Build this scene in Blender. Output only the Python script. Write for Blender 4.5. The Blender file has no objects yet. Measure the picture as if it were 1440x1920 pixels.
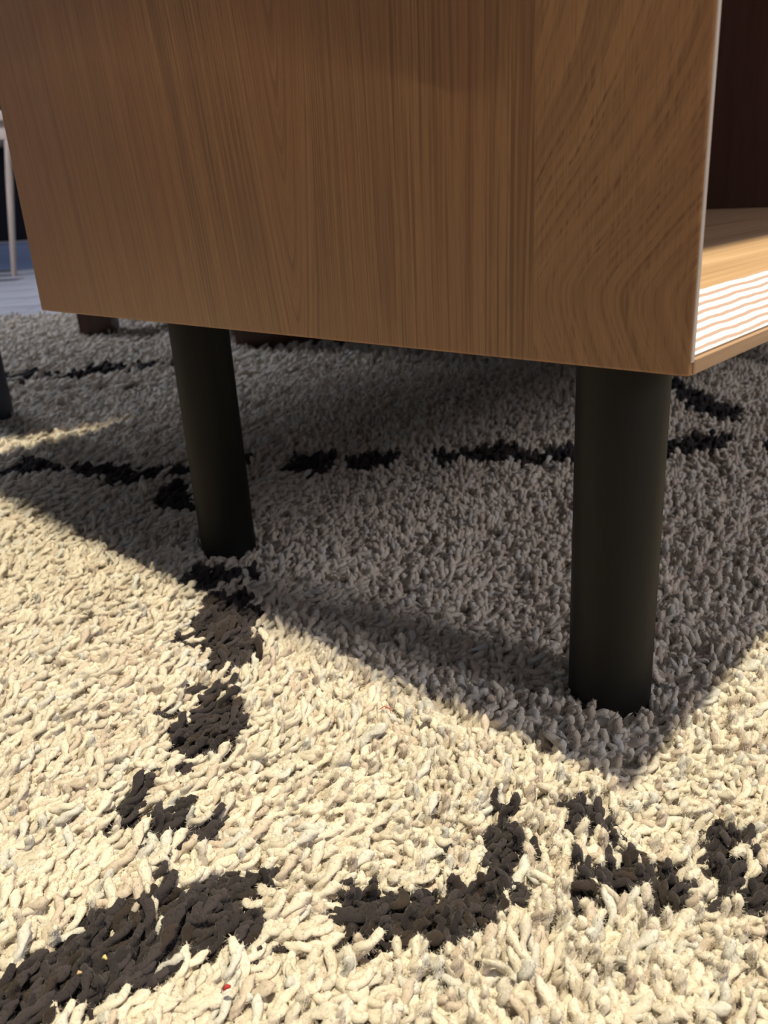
import bpy, bmesh, math, random
import numpy as np
from mathutils import Vector, Matrix

C = bpy.context.scene.collection
SC = bpy.context.scene
random.seed(7)
rng = np.random.default_rng(11)

# ------------------------------------------------------------------ camera, light, exposure
cam_d = bpy.data.cameras.new('camera')
cam = bpy.data.objects.new('camera', cam_d)
C.objects.link(cam)
_r = Vector((0.67808485, -0.73260279, -0.05911081))
_d = Vector((-0.30329023, -0.20564659, -0.93044318))
_f = Vector((0.66948934, 0.64884715, -0.36163711))
_m = Matrix((_r, -_d, -_f)).transposed().to_4x4()
_m.translation = Vector((-0.27880, -0.11885, 0.28699))
cam.matrix_world = _m
cam_d.sensor_fit = 'VERTICAL'
cam_d.sensor_height = 36.0
cam_d.sensor_width = 27.0
cam_d.lens = 36.0 * 1555.0 / 1920.0
cam_d.clip_start = 0.01
cam_d.dof.use_dof = True
cam_d.dof.focus_distance = 0.40
cam_d.dof.aperture_fstop = 17.0
SC.camera = cam

world = bpy.data.worlds.new('shop_ambience')
SC.world = world
world.use_nodes = True
bg = world.node_tree.nodes['Background']
bg.inputs[0].default_value = (0.84, 0.88, 1.0, 1)
bg.inputs[1].default_value = 0.145

def lamp(name, kind, loc, aim, energy, color, **kw):
    d = bpy.data.lights.new(name, kind)
    d.energy = energy
    d.color = color
    for k, v in kw.items():
        setattr(d, k, v)
    o = bpy.data.objects.new(name, d)
    o.location = loc
    o.rotation_euler = (Vector(aim) - Vector(loc)).to_track_quat('-Z', 'Y').to_euler()
    C.objects.link(o)
    return o

# the ceiling spotlight over the front of the cabinet, and the cool light of the shop behind it
lamp('ceiling_spotlight', 'SPOT', (-0.215, -0.24, 2.22), (0.15, 0.45, 0.0), 300, (1.0, 0.89, 0.62),
     spot_size=math.radians(75), spot_blend=0.6, shadow_soft_size=0.03)
lamp('shop_light', 'AREA', (0.45, 3.30, 2.25), (0.75, 3.0, 0.0), 58, (0.84, 0.88, 1.0), shape='DISK', size=0.6)
lamp('front_shop_light', 'AREA', (0.55, -2.9, 1.7), (0.30, 0.20, 0.1), 36, (1.0, 0.94, 0.96), shape='DISK', size=0.8)

SC.view_settings.view_transform = 'Standard'
SC.view_settings.look = 'None'
SC.view_settings.exposure = 0.0
SC.view_settings.gamma = 1.0
SC.view_settings.use_curve_mapping = False

# ------------------------------------------------------------------ helpers
def new_mat(name, color=(.5, .5, .5), rough=.6):
    m = bpy.data.materials.new(name)
    m.use_nodes = True
    b = m.node_tree.nodes['Principled BSDF']
    b.inputs['Base Color'].default_value = (*color, 1)
    b.inputs['Roughness'].default_value = rough
    return m, m.node_tree, b

class NT:
    """small node-building helper"""
    def __init__(s, nt): s.nt = nt
    def n(s, t, **kw):
        o = s.nt.nodes.new(t)
        for k, v in kw.items(): setattr(o, k, v)
        return o
    def put(s, sock, v):
        if isinstance(v, bpy.types.NodeSocket): s.nt.links.new(v, sock)
        else: sock.default_value = v
    def math(s, op, a, b=None, c=None, clamp=False):
        o = s.n('ShaderNodeMath', operation=op, use_clamp=clamp)
        s.put(o.inputs[0], a)
        if b is not None: s.put(o.inputs[1], b)
        if c is not None: s.put(o.inputs[2], c)
        return o.outputs[0]
    def xyz(s, kind='Object'):
        t = s.n('ShaderNodeTexCoord')
        p = s.n('ShaderNodeSeparateXYZ')
        s.nt.links.new(t.outputs[kind], p.inputs[0])
        return p.outputs[0], p.outputs[1], p.outputs[2]
    def vec(s, x, y, z):
        o = s.n('ShaderNodeCombineXYZ')
        for i, v in enumerate((x, y, z)): s.put(o.inputs[i], v)
        return o.outputs[0]
    def noise(s, v, scale=1., detail=2., rough=.5):
        o = s.n('ShaderNodeTexNoise')
        s.put(o.inputs['Vector'], v)
        o.inputs['Scale'].default_value = scale
        o.inputs['Detail'].default_value = detail
        o.inputs['Roughness'].default_value = rough
        return o.outputs[0]
    def mix(s, f, a, b, blend='MIX'):
        o = s.n('ShaderNodeMix', data_type='RGBA', blend_type=blend)
        s.put(o.inputs[0], f)
        for i, v in ((6, a), (7, b)):
            s.put(o.inputs[i], (*v, 1) if isinstance(v, tuple) and len(v) == 3 else v)
        return o.outputs[2]
    def ramp(s, f, stops):
        o = s.n('ShaderNodeValToRGB')
        s.put(o.inputs[0], f)
        e = o.color_ramp.elements
        while len(e) < len(stops): e.new(.5)
        for i, (p, c) in enumerate(stops):
            e[i].position = p
            e[i].color = (*c, 1)
        return o.outputs[0]
    def bump(s, h, strength=.2, dist=.001):
        o = s.n('ShaderNodeBump')
        o.inputs['Strength'].default_value = strength
        o.inputs['Distance'].default_value = dist
        s.put(o.inputs['Height'], h)
        return o.outputs[0]

def link_obj(name, mesh, parent=None, loc=(0, 0, 0), mat=None, smooth=None):
    o = bpy.data.objects.new(name, mesh)
    o.location = loc
    if mat: mesh.materials.append(mat)
    if smooth is not None:
        for p in mesh.polygons: p.use_smooth = True
        if smooth < 3.1: mesh.set_sharp_from_angle(angle=smooth)
    C.objects.link(o)
    if parent: o.parent = parent
    return o

def thing(name, label, cat, loc=(0, 0, 0), rz=0, group=None):
    o = bpy.data.objects.new(name, None)
    o.empty_display_size = .05
    o.location = loc
    o.rotation_euler = (0, 0, rz)
    C.objects.link(o)
    o['label'] = label
    o['category'] = cat
    if group: o['group'] = group
    return o

def tag(o, label=None, cat=None, group=None, kind=None):
    for k, v in (('label', label), ('category', cat), ('group', group), ('kind', kind)):
        if v: o[k] = v
    return o

def prism(pts, axis, a0, a1, bevel=0.0, seg=2):
    """extrude a closed 2D profile along an axis (0=x: pts are (y,z); 1=y: (x,z); 2=z: (x,y))"""
    bm = bmesh.new()
    def P(p, t):
        return {0: (t, p[0], p[1]), 1: (p[0], t, p[1]), 2: (p[0], p[1], t)}[axis]
    lo = [bm.verts.new(P(p, a0)) for p in pts]
    hi = [bm.verts.new(P(p, a1)) for p in pts]
    n = len(pts)
    for i in range(n):
        bm.faces.new((lo[i], lo[(i + 1) % n], hi[(i + 1) % n], hi[i]))
    bm.faces.new(lo[::-1]); bm.faces.new(hi)
    bmesh.ops.recalc_face_normals(bm, faces=bm.faces)
    if bevel > 0:
        bmesh.ops.bevel(bm, geom=list(bm.edges), offset=bevel, segments=seg, affect='EDGES', profile=.5, clamp_overlap=True)
    me = bpy.data.meshes.new('part')
    bm.to_mesh(me); bm.free()
    return me

def box(x0, x1, y0, y1, z0, z1, bevel=0.0, seg=2):
    return prism([(x0, y0), (x1, y0), (x1, y1), (x0, y1)], 2, z0, z1, bevel, seg)

def lathe(profile, seg=40, top=None, bot=None):
    """profile: list of (r, z) from bottom to top, axis through (0,0); top/bot shift the axis (lean)"""
    bm = bmesh.new()
    z0, z1 = profile[0][1], profile[-1][1]
    rings = []
    for r, z in profile:
        t = (z - z0) / (z1 - z0)
        ox = (bot or (0, 0))[0] * (1 - t) + (top or (0, 0))[0] * t
        oy = (bot or (0, 0))[1] * (1 - t) + (top or (0, 0))[1] * t
        rings.append([bm.verts.new((ox + r * math.cos(2 * math.pi * k / seg), oy + r * math.sin(2 * math.pi * k / seg), z)) for k in range(seg)])
    for a, b in zip(rings, rings[1:]):
        for k in range(seg):
            bm.faces.new((a[k], a[(k + 1) % seg], b[(k + 1) % seg], b[k]))
    bm.faces.new(rings[0][::-1]); bm.faces.new(rings[-1])
    me = bpy.data.meshes.new('part')
    bm.to_mesh(me); bm.free()
    return me

def tube(points, radius, seg=8):
    """swept tube through points"""
    bm = bmesh.new()
    pts = [Vector(p) for p in points]
    rings = []
    for i, p in enumerate(pts):
        d = (pts[min(i + 1, len(pts) - 1)] - pts[max(i - 1, 0)]).normalized()
        a = d.orthogonal().normalized(); b = d.cross(a)
        r = radius * (1 if 0 < i < len(pts) - 1 else .55)
        rings.append([bm.verts.new(p + r * (a * math.cos(2 * math.pi * k / seg) + b * math.sin(2 * math.pi * k / seg))) for k in range(seg)])
    for r0, r1 in zip(rings, rings[1:]):
        # keep the rings from twisting
        off = min(range(seg), key=lambda o: sum((r0[k].co - r1[(k + o) % seg].co).length for k in range(seg)))
        for k in range(seg):
            bm.faces.new((r0[k], r0[(k + 1) % seg], r1[(k + 1 + off) % seg], r1[(k + off) % seg]))
    bm.faces.new(rings[0][::-1]); bm.faces.new(rings[-1])
    bmesh.ops.recalc_face_normals(bm, faces=bm.faces)
    me = bpy.data.meshes.new('part')
    bm.to_mesh(me); bm.free()
    return me

# ------------------------------------------------------------------ materials
def panel_wood():
    m, nt, b = new_mat('brown_wood_veneer', rough=.42)
    N = NT(nt)
    x, y, z = N.xyz()
    SEAM = 0.0637
    # left veneer leaf: straight grain turning into slow V figures further along
    w1 = N.math('SUBTRACT', N.noise(N.vec(0, N.math('MULTIPLY', y, 9.), N.math('MULTIPLY', z, 3.)), 1., 2.), .5)
    dy = N.math('SUBTRACT', y, .203)
    vee = N.math('SUBTRACT', N.math('SQRT', N.math('ADD', N.math('MULTIPLY', dy, dy), .000012)), N.math('MULTIPLY', z, .11))
    k = N.n('ShaderNodeMapRange', interpolation_type='SMOOTHSTEP')
    N.put(k.inputs['Value'], y); k.inputs['From Min'].default_value = .135; k.inputs['From Max'].default_value = .185
    straight = N.math('ADD', y, N.math('MULTIPLY', z, .01))
    v = N.math('ADD', N.math('ADD', N.math('MULTIPLY', straight, N.math('SUBTRACT', 1., k.outputs[0])),
                              N.math('MULTIPLY', vee, k.outputs[0])), N.math('MULTIPLY', w1, .010))
    # right veneer leaf: chevron figure
    u = N.math('SUBTRACT', SEAM, y)
    dz = N.math('SUBTRACT', z, .026)
    dz = N.math('ADD', N.math('MAXIMUM', dz, 0.), N.math('MULTIPLY', N.math('MINIMUM', dz, 0.), .58))
    g = N.math('MULTIPLY', N.math('SQRT', N.math('ADD', N.math('MULTIPLY', dz, dz), .00004)), .92 / .085)
    g = N.math('MULTIPLY', N.math('TANH', g), .085)
    w2 = N.math('SUBTRACT', N.noise(N.vec(0, N.math('MULTIPLY', y, 40.), N.math('MULTIPLY', z, 22.)), 1., 2.), .5)
    ph = N.math('ADD', N.math('SUBTRACT', u, g), N.math('MULTIPLY', w2, .0055))
    right = N.math('LESS_THAN', y, SEAM)
    def sel(a, c):
        return N.math('ADD', N.math('MULTIPLY', a, N.math('SUBTRACT', 1., right)), N.math('MULTIPLY', c, right))
    # growth bands: soft and wide, then fine dark lines, then pores along the grain
    band_l = N.noise(N.vec(N.math('MULTIPLY', v, 150.), 0, N.math('MULTIPLY', z, 1.2)), 1., 4., .6)
    band_r = N.noise(N.vec(N.math('MULTIPLY', ph, 170.), 3., N.math('MULTIPLY', z, 3.)), 1., 2., .5)
    fine_l = N.noise(N.vec(N.math('MULTIPLY', v, 560.), 7., N.math('MULTIPLY', z, 7.)), 1., 2., .6)
    fine_r = N.noise(N.vec(N.math('MULTIPLY', ph, 480.), 3., N.math('MULTIPLY', z, 14.)), 1., 2., .6)
    pore = N.noise(N.vec(N.math('MULTIPLY', y, 1500.), 1., N.math('MULTIPLY', z, 55.)), 1., 2., .6)
    wide = N.noise(N.vec(N.math('MULTIPLY', v, 22.), 5., N.math('MULTIPLY', z, 1.5)), 1., 2.)
    band = sel(band_l, band_r)
    fine = sel(fine_l, fine_r)
    col = N.ramp(band, [(.28, (.225, .112, .053)), (.50, (.325, .170, .076)), (.74, (.385, .210, .096))])
    # fine lines are crisp near the front of the leaf and nearly smooth towards the back
    fade = N.n('ShaderNodeMapRange')
    N.put(fade.inputs['Value'], y); fade.inputs['From Min'].default_value = .10; fade.inputs['From Max'].default_value = .40
    fade.inputs['To Min'].default_value = .85; fade.inputs['To Max'].default_value = .30
    dash = N.ramp(N.noise(N.vec(N.math('MULTIPLY', y, 700.), 9., N.math('MULTIPLY', z, 34.)), 1., 2., .6), [(.40, (.15, .15, .15)), (.62, (1, 1, 1))])
    brk = sel(1., dash)
    fl = N.math('MULTIPLY', N.ramp(fine, [(.38, (1, 1, 1)), (.53, (0, 0, 0))]), fade.outputs[0])
    col = N.mix(N.math('MULTIPLY', N.math('MULTIPLY', fl, brk), .92), col, (.115, .052, .026))
    col = N.mix(N.math('MULTIPLY', N.ramp(pore, [(.36, (1, 1, 1)), (.50, (0, 0, 0))]), .42), col, (.16, .075, .035))
    col = N.mix(N.ramp(wide, [(.35, (0, 0, 0)), (.65, (.4, .4, .4))]), col, (.34, .150, .068))
    nt.links.new(col, b.inputs['Base Color'])
    nt.links.new(N.bump(N.math('ADD', pore, fine), .12, .0004), b.inputs['Normal'])
    return m

def plain_wood(name, dark, mid, light, axis=0, rough=.45, freq=60., bump=.1):
    m, nt, b = new_mat(name, rough=rough)
    N = NT(nt)
    c = list(N.xyz())
    long = c.pop(axis)
    v = N.vec(N.math('MULTIPLY', c[0], freq), N.math('MULTIPLY', c[1], freq), N.math('MULTIPLY', long, 3.))
    n1 = N.noise(v, 1., 3.)
    v2 = N.vec(N.math('MULTIPLY', c[0], freq * 9), N.math('MULTIPLY', c[1], freq * 9), N.math('MULTIPLY', long, 18.))
    n2 = N.noise(v2, 1., 2.)
    col = N.ramp(n1, [(.3, dark), (.5, mid), (.72, light)])
    col = N.mix(N.math('MULTIPLY', N.ramp(n2, [(.35, (1, 1, 1)), (.5, (0, 0, 0))]), .35), col, dark)
    nt.links.new(col, b.inputs['Base Color'])
    nt.links.new(N.bump(n2, bump, .0004), b.inputs['Normal'])
    return m

def ply_edge():
    """laminated pale edge: stripes run along x, one every 2.2 mm of height, slightly wavy"""
    m, nt, b = new_mat('laminated_pale_edge', rough=.5)
    N = NT(nt)
    x, y, z = N.xyz()
    wob = N.math('SUBTRACT', N.noise(N.vec(N.math('MULTIPLY', x, 38.), 0, N.math('MULTIPLY', z, 60.)), 1., 2.), .5)
    ph = N.math('ADD', N.math('MULTIPLY', z, 2 * math.pi / .00225), N.math('MULTIPLY', wob, 5.0))
    s = N.math('ADD', N.math('MULTIPLY', N.math('SINE', ph), .5), .5)
    col = N.ramp(s, [(.22, (.50, .35, .31)), (.55, (.93, .90, .94))])
    nt.links.new(col, b.inputs['Base Color'])
    return m

def metal_black():
    m, nt, b = new_mat('black_powder_coat', (.0075, .0075, .0072), .55)
    N = NT(nt)
    t = N.n('ShaderNodeTexCoord')
    n = N.noise(t.outputs['Object'], 900., 2.)
    nt.links.new(N.bump(n, .08, .0003), b.inputs['Normal'])
    b.inputs['Specular IOR Level'].default_value = .28
    return m

def rgh(name, c1, c2, scale, rough, bump=.2, dist=.001, spec=None):
    m, nt, b = new_mat(name, rough=rough)
    N = NT(nt)
    t = N.n('ShaderNodeTexCoord')
    n = N.noise(t.outputs['Object'], scale, 4.)
    nt.links.new(N.ramp(n, [(.3, c1), (.7, c2)]), b.inputs['Base Color'])
    nt.links.new(N.bump(n, bump, dist), b.inputs['Normal'])
    if spec is not None: b.inputs['Specular IOR Level'].default_value = spec
    return m

def yarn(name):
    """cotton yarn; every tuft brings its own dye lot in the point attribute 'dye'"""
    m, nt, b = new_mat(name, rough=.95)
    N = NT(nt)
    a = N.n('ShaderNodeAttribute', attribute_type='INSTANCER', attribute_name='dye')
    t = N.n('ShaderNodeTexCoord')
    n = N.noise(t.outputs['Object'], 900., 3., .65)
    col = N.mix(.5, a.outputs['Color'], N.ramp(n, [(.3, (.60, .60, .60)), (.7, (1, 1, 1))]), 'MULTIPLY')
    nt.links.new(col, b.inputs['Base Color'])
    nt.links.new(N.bump(n, .55, .0006), b.inputs['Normal'])
    b.inputs['Specular IOR Level'].default_value = .05
    b.inputs['Sheen Weight'].default_value = .12
    b.inputs['Sheen Roughness'].default_value = .6
    return m

M_PANEL = panel_wood()
M_SHELF = plain_wood('light_brown_shelf_wood', (.38, .24, .14), (.50, .335, .205), (.57, .40, .26), axis=0, freq=150.)
M_TAN = plain_wood('tan_board_wood', (.28, .17, .10), (.42, .27, .17), (.50, .34, .23), axis=0, freq=120.)
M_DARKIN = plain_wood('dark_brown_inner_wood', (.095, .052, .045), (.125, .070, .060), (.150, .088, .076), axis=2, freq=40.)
M_PLY = ply_edge()
M_LIP = plain_wood('pale_edge_strip', (.40, .34, .32), (.50, .43, .41), (.56, .50, .48), axis=2, freq=120.)
M_LEG = metal_black()
M_WALNUT = plain_wood('dark_walnut', (.045, .016, .008), (.080, .028, .014), (.105, .040, .022), axis=2, freq=50.)
M_BLUE = rgh('blue_black_paint', (.040, .046, .070), (.050, .058, .085), 300., .5, .05)
M_CAP = rgh('pale_lilac_paint', (.55, .54, .64), (.62, .60, .70), 30., .6, .05)
M_ASH = plain_wood('pale_ash', (.40, .30, .24), (.55, .44, .36), (.62, .51, .43), axis=2, freq=40.)
M_CREAM = yarn('undyed_cotton_yarn')
M_CHAR = yarn('charcoal_cotton_yarn')
M_BACK = rgh('woven_rug_backing', (.30, .27, .22), (.40, .36, .30), 300., .95)
M_WALL = rgh('dark_navy_paint', (.010, .011, .020), (.014, .015, .026), 60., .85)
M_BASE = rgh('blue_grey_paint', (.38, .50, .80), (.42, .55, .86), 25., .6, .05)
M_PLANK = plain_wood('grey_oak_plank', (.22, .22, .25), (.34, .34, .38), (.42, .42, .46), axis=0, rough=.5, freq=30.)
M_GAP = rgh('dark_floor_joint', (.05, .05, .06), (.07, .07, .08), 40., .9)
M_UPH = rgh('brown_leather', (.05, .025, .015), (.08, .04, .025), 250., .5)
M_TOP = rgh('charcoal_laminate', (.03, .03, .035), (.045, .045, .05), 400., .45, .05)

# ------------------------------------------------------------------ the setting
RV = Vector((.67894, -.73420)).normalized()      # along the far wall, to the right
FV = Vector((.73420, .67894)).normalized()       # away from the viewer, along the floor
WROT = math.atan2(RV.y, RV.x)

fl = link_obj('floor', box(-3.6, 3.6, -1.6, 5.0, -.03, -.004), None, (0, 0, 0), M_GAP)
fl.rotation_euler.z = WROT
tag(fl, 'grey floor of wide boards beyond the rug', kind='structure')
pw = .155
prot = None
rows = int((4.88 - 1.6) / pw)
for i in range(rows):
    y0 = 1.62 + i * pw
    off = (i * .73) % 1.6
    for j in range(3):
        x0 = -3.3 + off + j * 1.6
        if prot is None:
            prot = box(0, 1.597, 0, pw - .003, -.004, 0, .001, 1)
            prot.materials.append(M_PLANK)
        p = bpy.data.objects.new('plank', prot)
        p.location = (x0, y0, 0)
        p.scale.x = 1.0
        C.objects.link(p); p.parent = fl
def at_wall(r, f, z):        # r along the wall, f away from the origin
    return (RV.x * r + FV.x * f, RV.y * r + FV.y * f, z)
WALL_F = 4.47
wl = link_obj('wall_back', box(-3.6, 3.6, 0, .12, 0, 2.7), None, at_wall(0, WALL_F, 0), M_WALL)
wl.rotation_euler.z = WROT
tag(wl, 'dark navy wall behind the pale table', kind='structure')
bb = link_obj('baseboard_back', prism([(-.018, 0), (0, 0), (0, .135), (-.010, .135), (-.018, .125)], 0, -3.6, 3.6), None, at_wall(0, WALL_F, 0), M_BASE)
bb.rotation_euler.z = WROT
tag(bb, 'blue-grey baseboard along the dark wall', kind='structure')

link_obj('cap', box(-3.6, 3.6, -.021, 0, .135, .147, .002, 2), bb, (0, 0, 0), M_CAP)

# ------------------------------------------------------------------ the rug
E_DIR = Vector((.6548, -.7559)); N_DIR = Vector((.7559, .6548))
RUG = dict(e0=-1.75, e1=1.55, n0=-.50, n1=1.985)
bx = box(RUG['e0'], RUG['e1'], RUG['n0'], RUG['n1'], 0.0, .006, .002, 1)
rug = link_obj('rug', bx, None, (0, 0, 0), M_BACK)
rug.rotation_euler.z = math.atan2(E_DIR.y, E_DIR.x)
tag(rug, 'cream shag rug with broken charcoal lines, under the wooden cabinet', 'rug')

LEGS = [(.086, .069), (.086, .416), (.964, .069), (.964, .416)]
LEG_R = .0222
PED = (.1795, 1.0765)
CHARCOAL = [
 [(-0.2307,0.1587),(-0.2177,0.1609),(-0.2042,0.1592),(-0.1948,0.1595),(-0.1786,0.157),(-0.1657,0.1506),(-0.1615,0.1438),(-0.1517,0.1354),(-0.1373,0.1334),(-0.1281,0.1297),(-0.1279,0.1233),(-0.1203,0.1212),(-0.1189,0.111),(-0.1273,0.1098),(-0.1392,0.1111),(-0.1386,0.1002),(-0.1455,0.0934),(-0.1387,0.0867),(-0.1413,0.0837),(-0.1483,0.0913),(-0.1566,0.1013),(-0.1643,0.1079),(-0.1705,0.1139),(-0.1745,0.1093),(-0.1854,0.112),(-0.1924,0.113),(-0.2023,0.1208),(-0.213,0.1237),(-0.2216,0.1249),(-0.2354,0.1204),(-0.2434,0.127)],
 [(-0.1491,0.1478),(-0.1514,0.1476),(-0.1547,0.1504),(-0.1571,0.1545),(-0.1572,0.1577),(-0.1549,0.1579),(-0.1516,0.1551),(-0.1492,0.1509)],
 [(-0.1397,0.2092),(-0.1289,0.215),(-0.1163,0.2149),(-0.1168,0.2089),(-0.1229,0.2094),(-0.1274,0.1975),(-0.1333,0.1947),(-0.129,0.1853),(-0.1196,0.1836),(-0.1121,0.1852),(-0.1186,0.1788),(-0.1248,0.176),(-0.1221,0.1648),(-0.1132,0.16),(-0.1177,0.1539),(-0.1249,0.1499),(-0.1366,0.1586),(-0.146,0.1665),(-0.1437,0.1731),(-0.1369,0.1776),(-0.1431,0.1868),(-0.1484,0.2001)],
 [(-0.0432,0.2572),(-0.0416,0.2484),(-0.0503,0.2404),(-0.0428,0.2361),(-0.0474,0.2252),(-0.0581,0.2213),(-0.053,0.2114),(-0.0568,0.2049),(-0.0662,0.206),(-0.0799,0.198),(-0.0926,0.2063),(-0.1006,0.2067),(-0.1086,0.2079),(-0.1073,0.2151),(-0.0948,0.222),(-0.1068,0.2243),(-0.0947,0.2271),(-0.0945,0.2398),(-0.0851,0.2468),(-0.0697,0.2421),(-0.0558,0.2512)],
 [(-0.0519,0.2608),(-0.0547,0.2592),(-0.0574,0.2606),(-0.0586,0.2643),(-0.0575,0.2681),(-0.0547,0.2699),(-0.0519,0.2684),(-0.0507,0.2647)],
 [(-0.0756,0.253),(-0.079,0.2514),(-0.0829,0.2539),(-0.085,0.2591),(-0.0841,0.264),(-0.0807,0.2657),(-0.0768,0.2632),(-0.0747,0.2579)],
 [(0.0218,0.3632),(0.0418,0.3357),(0.0302,0.3084),(0.0169,0.2905),(0.004,0.2825),(0.0018,0.266),(-0.0114,0.2649),(-0.0229,0.2653),(-0.0345,0.2593),(-0.0308,0.2757),(-0.0277,0.2941),(-0.0202,0.3148),(-0.0062,0.3303),(0.0101,0.3507)],
 [(-0.0219,0.3183),(-0.0274,0.3132),(-0.0315,0.3136),(-0.032,0.3193),(-0.0286,0.3272),(-0.0231,0.3326),(-0.0188,0.3322),(-0.0183,0.3262)],
 [(0.0436,0.4106),(0.0649,0.3808),(0.0749,0.355),(0.0672,0.3431),(0.0534,0.3592),(0.0339,0.3706),(0.0208,0.3705),(0.0211,0.3852)],
 [(0.1356,0.6017),(0.1747,0.6021),(0.1209,0.5167),(0.0992,0.5389),(0.1095,0.5666)],
 [(0.0449,0.8754),(0.0672,0.8121),(0.0874,0.816),(0.1107,0.843),(0.1162,0.7706),(0.1433,0.7279),(0.1634,0.6721),(0.1946,0.6368),(0.1943,0.6136),(0.1738,0.6036),(0.1533,0.6352),(0.1126,0.6515),(0.1133,0.6969),(0.1043,0.7473),(0.0768,0.7665),(0.0566,0.7879),(0.0297,0.8362)],
 [(0.2512,0.6224),(0.2619,0.5978),(0.2443,0.5759),(0.2351,0.5903)],
 [(0.2441,0.5393),(0.2816,0.5519),(0.3126,0.5168),(0.2806,0.4953),(0.2506,0.4972)],
 [(0.2983,0.4908),(0.3412,0.4966),(0.354,0.4616),(0.3084,0.4387),(0.2764,0.4634)],
 [(0.3911,0.4536),(0.3771,0.4139),(0.4091,0.3984),(0.4374,0.3976),(0.4295,0.3442),(0.475,0.3139),(0.4279,0.2864),(0.3954,0.3475),(0.3678,0.3812),(0.347,0.4139)],
 [(0.52,0.2518),(0.5666,0.232),(0.5838,0.196),(0.5386,0.1863),(0.4916,0.238)],
 [(0.8201,0.4013),(0.8257,0.3827),(0.7707,0.3217),(0.7236,0.2608),(0.6993,0.226),(0.649,0.2187),(0.6454,0.2477),(0.7088,0.3151)],
 [(0.5812,0.1703),(0.6312,0.1446),(0.6184,0.1097),(0.5514,0.149)],
 [(0.3339,1.3779),(0.3642,1.3378),(0.3724,1.2556),(0.4264,1.2442),(0.4721,1.2327),(0.5263,1.1748),(0.6055,1.0973),(0.5865,1.0725),(0.5061,1.1442),(0.4427,1.1832),(0.3966,1.2086),(0.354,1.2199),(0.3093,1.3232),(0.2623,1.3864),(0.2875,1.4492)],
 [(0.2929,1.3281),(0.3135,1.2714),(0.301,1.2447),(0.2765,1.2908)],
 [(-0.1106,0.0876),(-0.0988,0.0809),(-0.0962,0.0675),(-0.0881,0.0578),(-0.0801,0.0528),(-0.0657,0.0461),(-0.0556,0.0503),(-0.0438,0.0589),(-0.0338,0.0594),(-0.0245,0.0607),(-0.0217,0.0573),(-0.0334,0.0462),(-0.0432,0.038),(-0.0551,0.0332),(-0.0591,0.0273),(-0.0649,0.0219),(-0.0741,0.026),(-0.0891,0.0256),(-0.101,0.0312),(-0.1079,0.0394),(-0.1044,0.044),(-0.1104,0.0512),(-0.1207,0.0548),(-0.1273,0.065),(-0.1211,0.073),(-0.113,0.0776)],
 [(-0.0645,0.0578),(-0.0695,0.0552),(-0.0729,0.0558),(-0.0727,0.0591),(-0.0691,0.0634),(-0.064,0.0662),(-0.0605,0.0656),(-0.0607,0.0621)],
 [(-0.0189,0.0625),(-0.0218,0.0616),(-0.0242,0.0627),(-0.0247,0.0651),(-0.023,0.0675),(-0.02,0.0684),(-0.0176,0.0673),(-0.0172,0.0648)],
 [(-0.0094,0.0386),(0.0052,0.0341),(0.0029,0.0172),(-0.0076,0.0117),(-0.0161,0.0176),(-0.0186,0.0252),(-0.018,0.0334)],
 [(-0.0201,0.0414),(-0.0229,0.0406),(-0.025,0.0416),(-0.0254,0.0438),(-0.0237,0.0459),(-0.0209,0.0467),(-0.0187,0.0457),(-0.0184,0.0435)],
 [(-0.0337,0.0322),(-0.0385,0.0305),(-0.0418,0.0314),(-0.0417,0.0344),(-0.0383,0.0379),(-0.0335,0.0398),(-0.0301,0.0389),(-0.0302,0.0357)],
 [(-0.0405,0.0182),(-0.0281,0.0108),(-0.0136,0.013),(-0.0127,0.006),(-0.0192,-0.0),(-0.0054,-0.0059),(-0.0022,-0.0099),(-0.0125,-0.016),(-0.0196,-0.0206),(-0.0171,-0.0309),(-0.0097,-0.0327),(-0.0041,-0.024),(0.0013,-0.0165),(0.0104,-0.0165),(0.0209,-0.0115),(0.0284,-0.0175),(0.0286,-0.0242),(0.0289,-0.0307),(0.0199,-0.0341),(0.0126,-0.0304),(0.0048,-0.0371),(0.0103,-0.0438),(0.0287,-0.0586),(0.0059,-0.0654),(-0.0102,-0.0512),(-0.0184,-0.0413),(-0.0203,-0.0296),(-0.0263,-0.0223),(-0.0304,-0.0292),(-0.0342,-0.0197),(-0.0347,-0.0146),(-0.0335,-0.006),(-0.0419,-0.0009),(-0.0503,0.0067),(-0.0541,0.0114),(-0.0479,0.0137)],
]
CREAM_STREAKS = [((-.0120, -.0010), (.0030, -.0200))]

def inside(px, py, poly):
    r = np.zeros(px.shape, bool)
    n = len(poly)
    for i in range(n):
        x0, y0 = poly[i]; x1, y1 = poly[(i + 1) % n]
        c = ((y0 > py) != (y1 > py))
        with np.errstate(divide='ignore', invalid='ignore'):
            xi = (x1 - x0) * (py - y0) / (y1 - y0 + 1e-12) + x0
        r ^= c & (px < xi)
    return r

def vnoise(x, y, scale, seed):
    """smooth value noise in 0..1"""
    g = np.random.default_rng(seed).random((256, 256))
    u = x / scale + 100.; v = y / scale + 100.
    i = np.floor(u).astype(int); j = np.floor(v).astype(int)
    fu = u - i; fv = v - j
    fu = fu * fu * (3 - 2 * fu); fv = fv * fv * (3 - 2 * fv)
    G = lambda a, b: g[a % 256, b % 256]
    return (G(i, j) * (1 - fu) + G(i + 1, j) * fu) * (1 - fv) + (G(i, j + 1) * (1 - fu) + G(i + 1, j + 1) * fu) * fv

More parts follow.
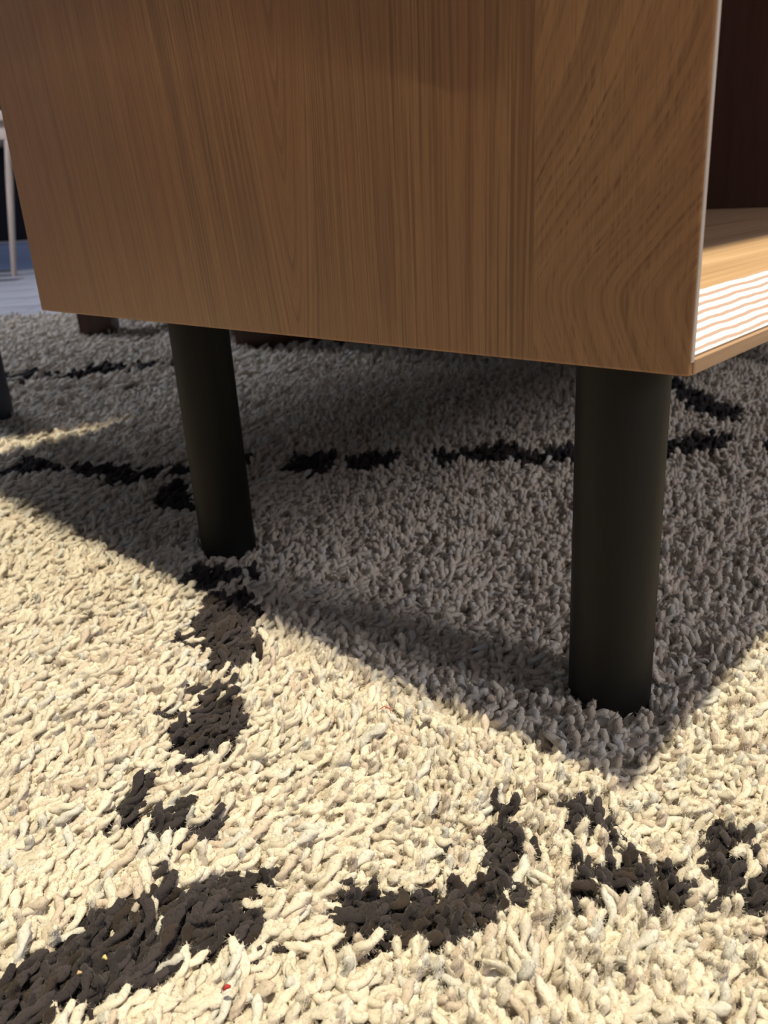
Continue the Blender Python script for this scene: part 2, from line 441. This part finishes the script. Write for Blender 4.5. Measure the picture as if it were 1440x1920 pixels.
def tuft_mesh(k, a0, a1, L, r0, wig):
    """one tuft of two-ply yarn: bends from its root over towards +x and ends in a blunt tip, with loose fibres"""
    R = random.Random(100 + k)
    rings, seg = 14, 12
    bm = bmesh.new()
    px, py, pz = 0., 0., 0.
    tw = R.uniform(7., 12.)
    ph0 = R.uniform(0, 6.28)
    ph1 = R.uniform(0, 6.28)
    vs = []; line = []
    for i in range(rings):
        t = i / (rings - 1)
        ang = a0 + (a1 - a0) * t ** .8 + .35 * wig * math.sin(t * 5.5 + ph1)
        yaw = wig * math.sin(t * 4.6 + ph0)
        d = Vector((math.sin(ang) * math.cos(yaw), math.sin(ang) * math.sin(yaw), math.cos(ang)))
        if i:
            px += d.x * L / (rings - 1); py += d.y * L / (rings - 1); pz += d.z * L / (rings - 1)
        a = Vector((0, 1, 0)) - d * d.y; a.normalize()
        b = d.cross(a)
        prof = (.80 + .30 * t) * (1 if i < rings - 3 else (1.0, .86, .50)[i - rings + 3])
        lump = 1 + .13 * math.sin(t * 13 + ph0 * 2) + R.uniform(-.06, .06)
        ring = []
        for q in range(seg):
            f = 2 * math.pi * q / seg
            rr = r0 * prof * lump * (.98 + .26 * math.cos(2 * (f - tw * t - ph0))) * (1 + R.uniform(-.10, .10))
            ring.append(bm.verts.new(Vector((px, py, pz)) + rr * (a * math.cos(f) + b * math.sin(f))))
        vs.append(ring)
        line.append((Vector((px, py, pz)), d.copy(), a.copy(), b.copy(), r0 * prof))
    for r_a, r_b in zip(vs, vs[1:]):
        for q in range(seg):
            bm.faces.new((r_a[q], r_a[(q + 1) % seg], r_b[(q + 1) % seg], r_b[q]))
    tip = bm.verts.new(Vector((px, py, pz)) + d * r0 * .22)
    for q in range(seg):
        bm.faces.new((vs[-1][q], vs[-1][(q + 1) % seg], tip))
    bmesh.ops.recalc_face_normals(bm, faces=bm.faces)
    for _ in range(140):                                   # fuzz: loose fibres, each one thin sliver
        c, d, a, b, r = line[R.randrange(5, rings)]
        f = R.uniform(0, 6.28)
        out = a * math.cos(f) + b * math.sin(f)
        p = c + out * r * .85
        dirv = (out * R.uniform(.5, 1.0) + d * R.uniform(-.5, 1.0) + a * R.uniform(-.5, .5)).normalized()
        side = dirv.cross(out + d * .3).normalized() * R.uniform(.00004, .00009)
        ln = R.uniform(.0007, .0021)
        m1 = p + dirv * ln * .55 + out * ln * .1
        e = p + dirv * ln + b * R.uniform(-.0005, .0005)
        v = [bm.verts.new(q) for q in (p - side, p + side, m1 + side * .8, m1 - side * .8, e)]
        bm.faces.new((v[0], v[1], v[2], v[3])); bm.faces.new((v[3], v[2], v[4]))
    me = bpy.data.meshes.new('tuft')
    bm.to_mesh(me); bm.free()
    for p in me.polygons: p.use_smooth = True
    VIS.append(tuple(line[-4][0]))
    return me

VIS = []
R_ = math.radians
COMBED = [(R_(20), R_(78), .024, .6), (R_(30), R_(88), .025, .4), (R_(10), R_(92), .024, .9), (R_(35), R_(92), .026, .35),
          (R_(30), R_(104), .025, .6), (R_(25), R_(80), .023, 1.0)]
KNOBBY = [(R_(5), R_(40), .0195, 1.0), (R_(0), R_(20), .0180, .8), (R_(15), R_(62), .021, 1.3), (R_(0), R_(70), .020, 1.7),
          (R_(10), R_(95), .023, 1.3), (R_(20), R_(110), .024, 1.0), (R_(0), R_(130), .025, .9), (R_(25), R_(55), .020, 1.5)]
VARIANTS = COMBED + KNOBBY
YARN_R = .00175

def pile(name, pos, rot, scl, idx, dye, mat, parent, label):
    """one object: a cloud of roots, each growing one of the tufts above"""
    me = bpy.data.meshes.new(name)
    me.vertices.add(len(pos))
    me.vertices.foreach_set('co', pos.astype(np.float32).ravel())
    for nm, tp, arr in (('turn', 'FLOAT_VECTOR', rot), ('size', 'FLOAT_VECTOR', scl)):
        me.attributes.new(nm, tp, 'POINT').data.foreach_set('vector', arr.astype(np.float32).ravel())
    me.attributes.new('which', 'INT', 'POINT').data.foreach_set('value', idx.astype(np.int32))
    a = me.attributes.new('dye', 'FLOAT_COLOR', 'POINT')
    a.data.foreach_set('color', np.c_[dye, np.ones(len(dye))].astype(np.float32).ravel())
    o = link_obj(name, me, parent, (0, 0, 0))
    me.materials.append(mat)
    ng = bpy.data.node_groups.new(name + '_growth', 'GeometryNodeTree')
    ng.interface.new_socket('Geometry', in_out='INPUT', socket_type='NodeSocketGeometry')
    ng.interface.new_socket('Geometry', in_out='OUTPUT', socket_type='NodeSocketGeometry')
    nn = ng.nodes; lk = ng.links.new
    gi = nn.new('NodeGroupInput'); go = nn.new('NodeGroupOutput')
    join = nn.new('GeometryNodeJoinGeometry')
    for k in reversed(range(len(TUFTS))):
        oi = nn.new('GeometryNodeObjectInfo'); oi.inputs['Object'].default_value = TUFTS[k]
        oi.inputs['As Instance'].default_value = False
        sm = nn.new('GeometryNodeSetMaterial'); sm.inputs['Material'].default_value = mat
        g2 = nn.new('GeometryNodeGeometryToInstance')
        lk(oi.outputs['Geometry'], sm.inputs[0]); lk(sm.outputs[0], g2.inputs[0]); lk(g2.outputs[0], join.inputs[0])
    iop = nn.new('GeometryNodeInstanceOnPoints')
    lk(gi.outputs[0], iop.inputs['Points']); lk(join.outputs[0], iop.inputs['Instance'])
    iop.inputs['Pick Instance'].default_value = True
    def attr(nm, tp):
        q = nn.new('GeometryNodeInputNamedAttribute'); q.data_type = tp; q.inputs['Name'].default_value = nm
        return q.outputs[0]
    lk(attr('which', 'INT'), iop.inputs['Instance Index'])
    e2r = nn.new('FunctionNodeEulerToRotation')
    lk(attr('turn', 'FLOAT_VECTOR'), e2r.inputs[0]); lk(e2r.outputs[0], iop.inputs['Rotation'])
    lk(attr('size', 'FLOAT_VECTOR'), iop.inputs['Scale'])
    lk(iop.outputs[0], go.inputs[0])
    md = o.modifiers.new('growth', 'NODES'); md.node_group = ng
    tag(o, label, kind='stuff')
    return o

TUFTS = []
for k, (a0, a1, L, wig) in enumerate(VARIANTS):
    TUFTS.append(bpy.data.objects.new('tuft', tuft_mesh(k, a0, a1, L, YARN_R, wig)))   # never linked: only its mesh is used

def roots(spacing, keep):
    e = np.arange(RUG['e0'] + .006, RUG['e1'] - .006, spacing)
    n = np.arange(RUG['n0'] + .006, RUG['n1'] - .006, spacing)
    ee, nn = np.meshgrid(e, n)
    ee = ee.ravel(); nn = nn.ravel()
    ee = ee + (rng.random(ee.size) - .5) * spacing * .95
    nn = nn + (rng.random(nn.size) - .5) * spacing * .95
    x = ee * E_DIR.x + nn * N_DIR.x
    y = ee * E_DIR.y + nn * N_DIR.y
    k = keep(x, y)
    return x[k], y[k]

CX, CY = -.279, -.119
def zone(lo, hi):
    def keep(x, y):
        d = np.hypot(x - CX, y - CY)
        f = ((x - CX) * .718 + (y - CY) * .696) / np.maximum(d, 1e-6)
        near = (d >= lo) & (d < hi)
        return near & ((f > .55) if lo < 1.2 else (f > .4)) | ((lo > 1.2) & (f <= .4)) | ((lo > 1.2) & (d < hi) & (d < 1.3) & (f <= .55))
    return keep
X = []; Y = []; S = []
for lo, hi, sp, sc in ((0, .80, .0036, 1.0), (.80, 1.35, .0048, 1.15), (1.35, 9., .0080, 1.6)):
    x, y = roots(sp, zone(lo, hi))
    X.append(x); Y.append(y); S.append(np.full(x.size, sc))
X = np.concatenate(X); Y = np.concatenate(Y); S = np.concatenate(S)
ok = np.ones(X.size, bool)
for lx, ly in LEGS: ok &= np.hypot(X - lx, Y - ly) > LEG_R + .002
ok &= np.hypot(X - PED[0], Y - PED[1]) > LEG_R + .002
X, Y, S = X[ok], Y[ok], S[ok]
# the lie of the pile: a slowly turning direction, combed to the right on the left-hand side
comb = np.clip((-.75 * X + .66 * Y - .07) / .13, 0, 1)
comb = comb * comb * (3 - 2 * comb)
loose = 1 - .72 * comb
flow = -.50 + loose * (3.2 * (vnoise(X, Y, .10, 3) - .5) + 2.6 * (vnoise(X, Y, .026, 4) - .5)) + .5 * (vnoise(X, Y, .04, 14) - .5)
turn = flow + rng.normal(0, 1, X.size) * (.30 + .30 * loose)
tilt = rng.normal(0, .16, X.size) + .06 * comb
kc = rng.integers(0, len(COMBED), X.size); kn = len(COMBED) + rng.integers(0, len(KNOBBY), X.size)
which = np.where(rng.random(X.size) < .22 + .62 * comb, kc, kn)
hgt = S * (.82 + .36 * vnoise(X, Y, .028, 5)) * rng.uniform(.86, 1.14, X.size)
thick = S * np.clip(rng.normal(1.06, .20, X.size), .65, 1.5)
POS = np.c_[X, Y, np.full(X.size, .0055)]
ROT = np.c_[rng.normal(0, .12, X.size), tilt, turn]
SCL = np.c_[thick * .5 + hgt * .5, thick, hgt]
# tips decide which colour area a tuft belongs to
vis = np.array(VIS)[which]
hs = thick * .5 + hgt * .5
vx = vis[:, 0] * hs * np.cos(tilt) + vis[:, 2] * hgt * np.sin(tilt)
tx = X + (np.cos(turn) * vx - np.sin(turn) * vis[:, 1] * thick); ty = Y + (np.sin(turn) * vx + np.cos(turn) * vis[:, 1] * thick)
jx = tx + rng.normal(0, .0012, X.size); jy = ty + rng.normal(0, .0012, X.size)
dark = np.zeros(X.size, bool)
for poly in CHARCOAL: dark |= inside(jx, jy, poly)
for (ax, ay), (bx_, by_) in CREAM_STREAKS:
    t = np.clip(((jx - ax) * (bx_ - ax) + (jy - ay) * (by_ - ay)) / ((bx_ - ax) ** 2 + (by_ - ay) ** 2), 0, 1)
    dark &= np.hypot(jx - ax - t * (bx_ - ax), jy - ay - t * (by_ - ay)) > .0022
# dye lots
k1 = rng.random(X.size)[:, None]; k2 = vnoise(X, Y, .022, 21)[:, None]; k3 = rng.random(X.size)[:, None]
cream = np.array([.85, .775, .67]) * (1 - .20 * k1)
cream = np.where(k3 < .10 + .10 * k2, np.array([.70, .60, .51]) * (1 - .12 * k1), cream)
cream = np.where(k3 > .88, np.array([.74, .72, .68]) * (1 - .12 * k1), cream)
char = np.array([.045, .037, .041]) * (.65 + .7 * k1)
char = np.where(k3 < .15, np.array([.045, .033, .029]) * (.8 + .4 * k1), char)
# into the rug's own axes
a = rug.rotation_euler.z
ca, sa = math.cos(-a), math.sin(-a)
POS[:, 0], POS[:, 1] = POS[:, 0] * ca - POS[:, 1] * sa, POS[:, 0] * sa + POS[:, 1] * ca
ROT[:, 2] -= a
for nm, sel, dye, mat, lab in (('cream_pile', ~dark, cream, M_CREAM, 'cream cotton tufts'), ('charcoal_pile', dark, char, M_CHAR, 'charcoal tufts forming broken lines')):
    pile(nm, POS[sel], ROT[sel], SCL[sel], which[sel], dye[sel], mat, rug, lab)
print('tufts', X.size, dark.sum())

# ------------------------------------------------------------------ the cabinet
LX, LY, Z0, Z1 = 1.05, .484, .22, .756
DIV = .712            # where the dark upright divider stands
base = (LX / 2, LY / 2, .006)
cab = thing('cabinet', 'brown wood-grain open cabinet on round black legs, standing on the shag rug', 'cabinet', base)
def cab_part(name, mesh, origin, mat, smooth=.6):
    """mesh given relative to origin (world point)"""
    return link_obj(name, mesh, cab, tuple(o - b for o, b in zip(origin, base)), mat, smooth)
T = .024; LIP = .0028
near = [(0, 0), (LIP, 0), (T, T - LIP), (T, LY), (0, LY)]
sp_ = cab_part('side_panel', prism(near, 2, 0, Z1 - Z0, .0013, 3), (0, 0, Z0), M_PANEL)
tag(sp_, 'brown side panel with vertical grain')
lp = link_obj('edge_strip', box(.0006, LIP - .0002, -.0003, .0004, .005, Z1 - Z0 - .003), sp_, (0, 0, 0), M_LIP)
tag(lp, 'pale thin front edge strip')
far = [(-T, T - LIP), (-LIP, 0), (0, 0), (0, LY), (-T, LY)]
fp = cab_part('side_panel', prism(far, 2, 0, Z1 - Z0, .0013), (LX, 0, Z0), M_DARKIN)
tag(fp, 'dark brown far side panel')
dv = cab_part('divider', box(0, .022, .022, LY - .012, .0242, Z1 - Z0 - .0242), (DIV, 0, Z0), M_DARKIN)
tag(dv, 'dark brown upright divider')
bd = [(.0, 0), (.0, .0062), (.018, .0242), (LY - .012, .0242), (LY - .012, 0)]
bo = cab_part('bottom_board', prism(bd, 0, LIP, LX - LIP, .0008), (0, 0, Z0), M_SHELF)
lipm = link_obj('front_lip', box(LIP + .0002, LX - LIP, -.0006, .001, .0006, .0060, .0004, 1), bo, (0, 0, 0), M_TAN)
tag(lipm, 'tan front lip')
c45 = math.sqrt(.5)
# the slanted laminated front edge, a thin facing on the chamfer
def facing(z_a, z_b, out=.0006):
    ya, yb = z_a - .0062, z_b - .0062
    pts = [(ya - out * c45, z_a + out * c45), (yb - out * c45, z_b + out * c45), (yb + .001 * c45, z_b - .001 * c45), (ya + .001 * c45, z_a - .001 * c45)]
    return prism(pts, 0, LIP + .0002, LX - LIP)
ed = link_obj('laminated_edge', facing(.0068, .0236), bo, (0, 0, 0), M_PLY)
tag(ed, 'slanted pale striped edge')
tp_ = [(.0, 0), (.0, -.0062), (.018, -.0242), (LY + .020, -.0242), (LY + .020, 0)]
cab_part('top_board', prism(tp_, 0, -.056, LX + .056, .0008), (0, 0, Z1), M_PANEL)
us = cab_part('added_bounce_damper', box(.006, LX - .006, .004, LY - .004, -.0012, .0006), (0, 0, Z0), M_DARKIN)  # unseen dark sheet, added to cut light bouncing off the board's underside
bk = cab_part('back_panel', box(T - .002, LX - T + .002, LY - .012, LY - .002, .001, Z1 - Z0 - .001), (0, 0, Z0), M_DARKIN)
leg_me = lathe([(LEG_R - .0012, 0), (LEG_R, .0012), (LEG_R, .2118), (LEG_R - .0005, .2125)], 48)
for i, (lx, ly) in enumerate(LEGS):
    lg = bpy.data.objects.new('leg', leg_me)
    if i == 0:
        leg_me.materials.append(M_LEG)
        for p in leg_me.polygons: p.use_smooth = True
        leg_me.set_sharp_from_angle(angle=.6)
    C.objects.link(lg); lg.parent = cab
    lg.location = (lx - base[0], ly - base[1], 0)

# ------------------------------------------------------------------ round table behind the cabinet (its column shows at the left edge)
tb = thing('dining_table', 'dark long table on round blue-black columns, left of and behind the cabinet', 'table', (PED[0], PED[1], .006))
col_me = lathe([(LEG_R, 0), (LEG_R, .760)], 48)
link_obj('column', col_me, tb, (0, 0, 0), M_BLUE, .6)
c2 = bpy.data.objects.new('column', col_me); C.objects.link(c2); c2.parent = tb; c2.location = (1.27, 0, 0)
bp_me = lathe([(.16, .0), (.16, .003), (.158, .004)], 64)
link_obj('base_plate', bp_me, tb, (0, 0, 0), M_LEG, .6)
c3 = bpy.data.objects.new('base_plate', bp_me); C.objects.link(c3); c3.parent = tb; c3.location = (1.27, 0, 0)
oval = [(.07 + .567 * math.cos(t), -.029 + .567 * math.sin(t)) for t in np.linspace(math.pi / 2, 1.5 * math.pi, 40)]
oval += [(1.20 + .567 * math.cos(t), -.029 + .567 * math.sin(t)) for t in np.linspace(-math.pi / 2, math.pi / 2, 40)]
link_obj('tabletop', prism(oval, 2, .760, .785, .002), tb, (0, 0, 0), M_TOP, .6)

# ------------------------------------------------------------------ walnut bench further back
bn_loc = (.80, 1.35, .006)
bn = thing('bench', 'dark walnut bench with block legs, standing behind the wooden cabinet', 'bench', bn_loc)
def blk(cx, cy, sx, sy, rz, h):
    o = link_obj('leg', box(-sx / 2, sx / 2, -sy / 2, sy / 2, 0, h, .003, 2), bn, (cx - bn_loc[0], cy - bn_loc[1], 0), M_WALNUT, .6)
    o.rotation_euler.z = rz
    return o
blk(.665, 1.650, .074, .060, WROT, .20)
blk(.765, 1.105, .21, .06, WROT, .20)
blk(1.16, 1.650, .088, .070, WROT, .20)
blk(1.22, 1.105, .088, .06, WROT, .20)
link_obj('seat_frame', box(-.10, .50, -.28, .36, .20, .26, .004), bn, (0, 0, 0), M_WALNUT, .6)
link_obj('seat_cushion', box(-.09, .49, -.27, .35, .26, .36, .03, 4), bn, (0, 0, 0), M_UPH, .9)

# ------------------------------------------------------------------ pale table by the wall
ft = Vector((1.557, 4.079)); tpv = Vector((1.632, 3.999))
td = thing('console_table', 'pale wooden table with tapered legs in front of the dark wall', 'table', (tpv.x, tpv.y, 0))
td.rotation_euler.z = WROT
W_, D_ = 1.30, .50           # along the wall to the left, and away
link_obj('tabletop', box(-W_, .018, -.04, D_, .680, .723, .006, 3), td, (0, 0, 0), M_ASH, .6)
link_obj('apron', box(-W_ + .06, .022 - .01, -.015, D_ - .04, .606, .680, .002), td, (0, 0, 0), M_ASH, .6)
lean = -.105
for sx, bx0 in ((1, 0.0), (-1, -W_ + .05)):
    for by0 in (0.0, D_ - .08):
        link_obj('leg', lathe([(.0105, 0), (.0125, .01), (.0165, .30), (.0178, .45), (.0150, .612)], 24, top=(0, 0), bot=(lean * sx, 0)), td, (bx0, by0, 0), M_ASH, .8)

# ------------------------------------------------------------------ lint on the rug
def lint(name, label, cat, pts, r, color, grp=None):
    m, _, _ = new_mat(name + '_fibre', color, .8)
    p0 = Vector(pts[0])
    me = tube([Vector(p) - p0 for p in pts], r, 6)
    o = link_obj(name, me, None, p0, m, 3.14)
    return tag(o, label, cat, grp)
lint('red_thread', 'short red thread lying on the lit cream pile', 'thread',
     [(-.0110, .1540, .0238), (-.0080, .1525, .0250), (-.0077, .1490, .0246), (-.0095, .1465, .0238)], .00035, (.55, .10, .09))
lint('red_lint', 'tiny red speck of lint at the lower edge of the rug', 'lint',
     [(-.1702, .0820, .0222), (-.1690, .0812, .0235), (-.1680, .0806, .0228)], .0009, (.45, .03, .03))
lint('yellow_lint', 'tiny yellow speck on the large charcoal patch at lower left', 'lint',
     [(-.1920, .1290, .0215), (-.1913, .1278, .0230), (-.1912, .1268, .0222)], .0008, (.70, .58, .25))
lint('tan_lint', 'tiny tan speck left of the yellow speck on the charcoal patch', 'lint',
     [(-.2018, .1300, .0215), (-.2011, .1296, .0226), (-.2002, .1290, .0220)], .0007, (.60, .42, .26))
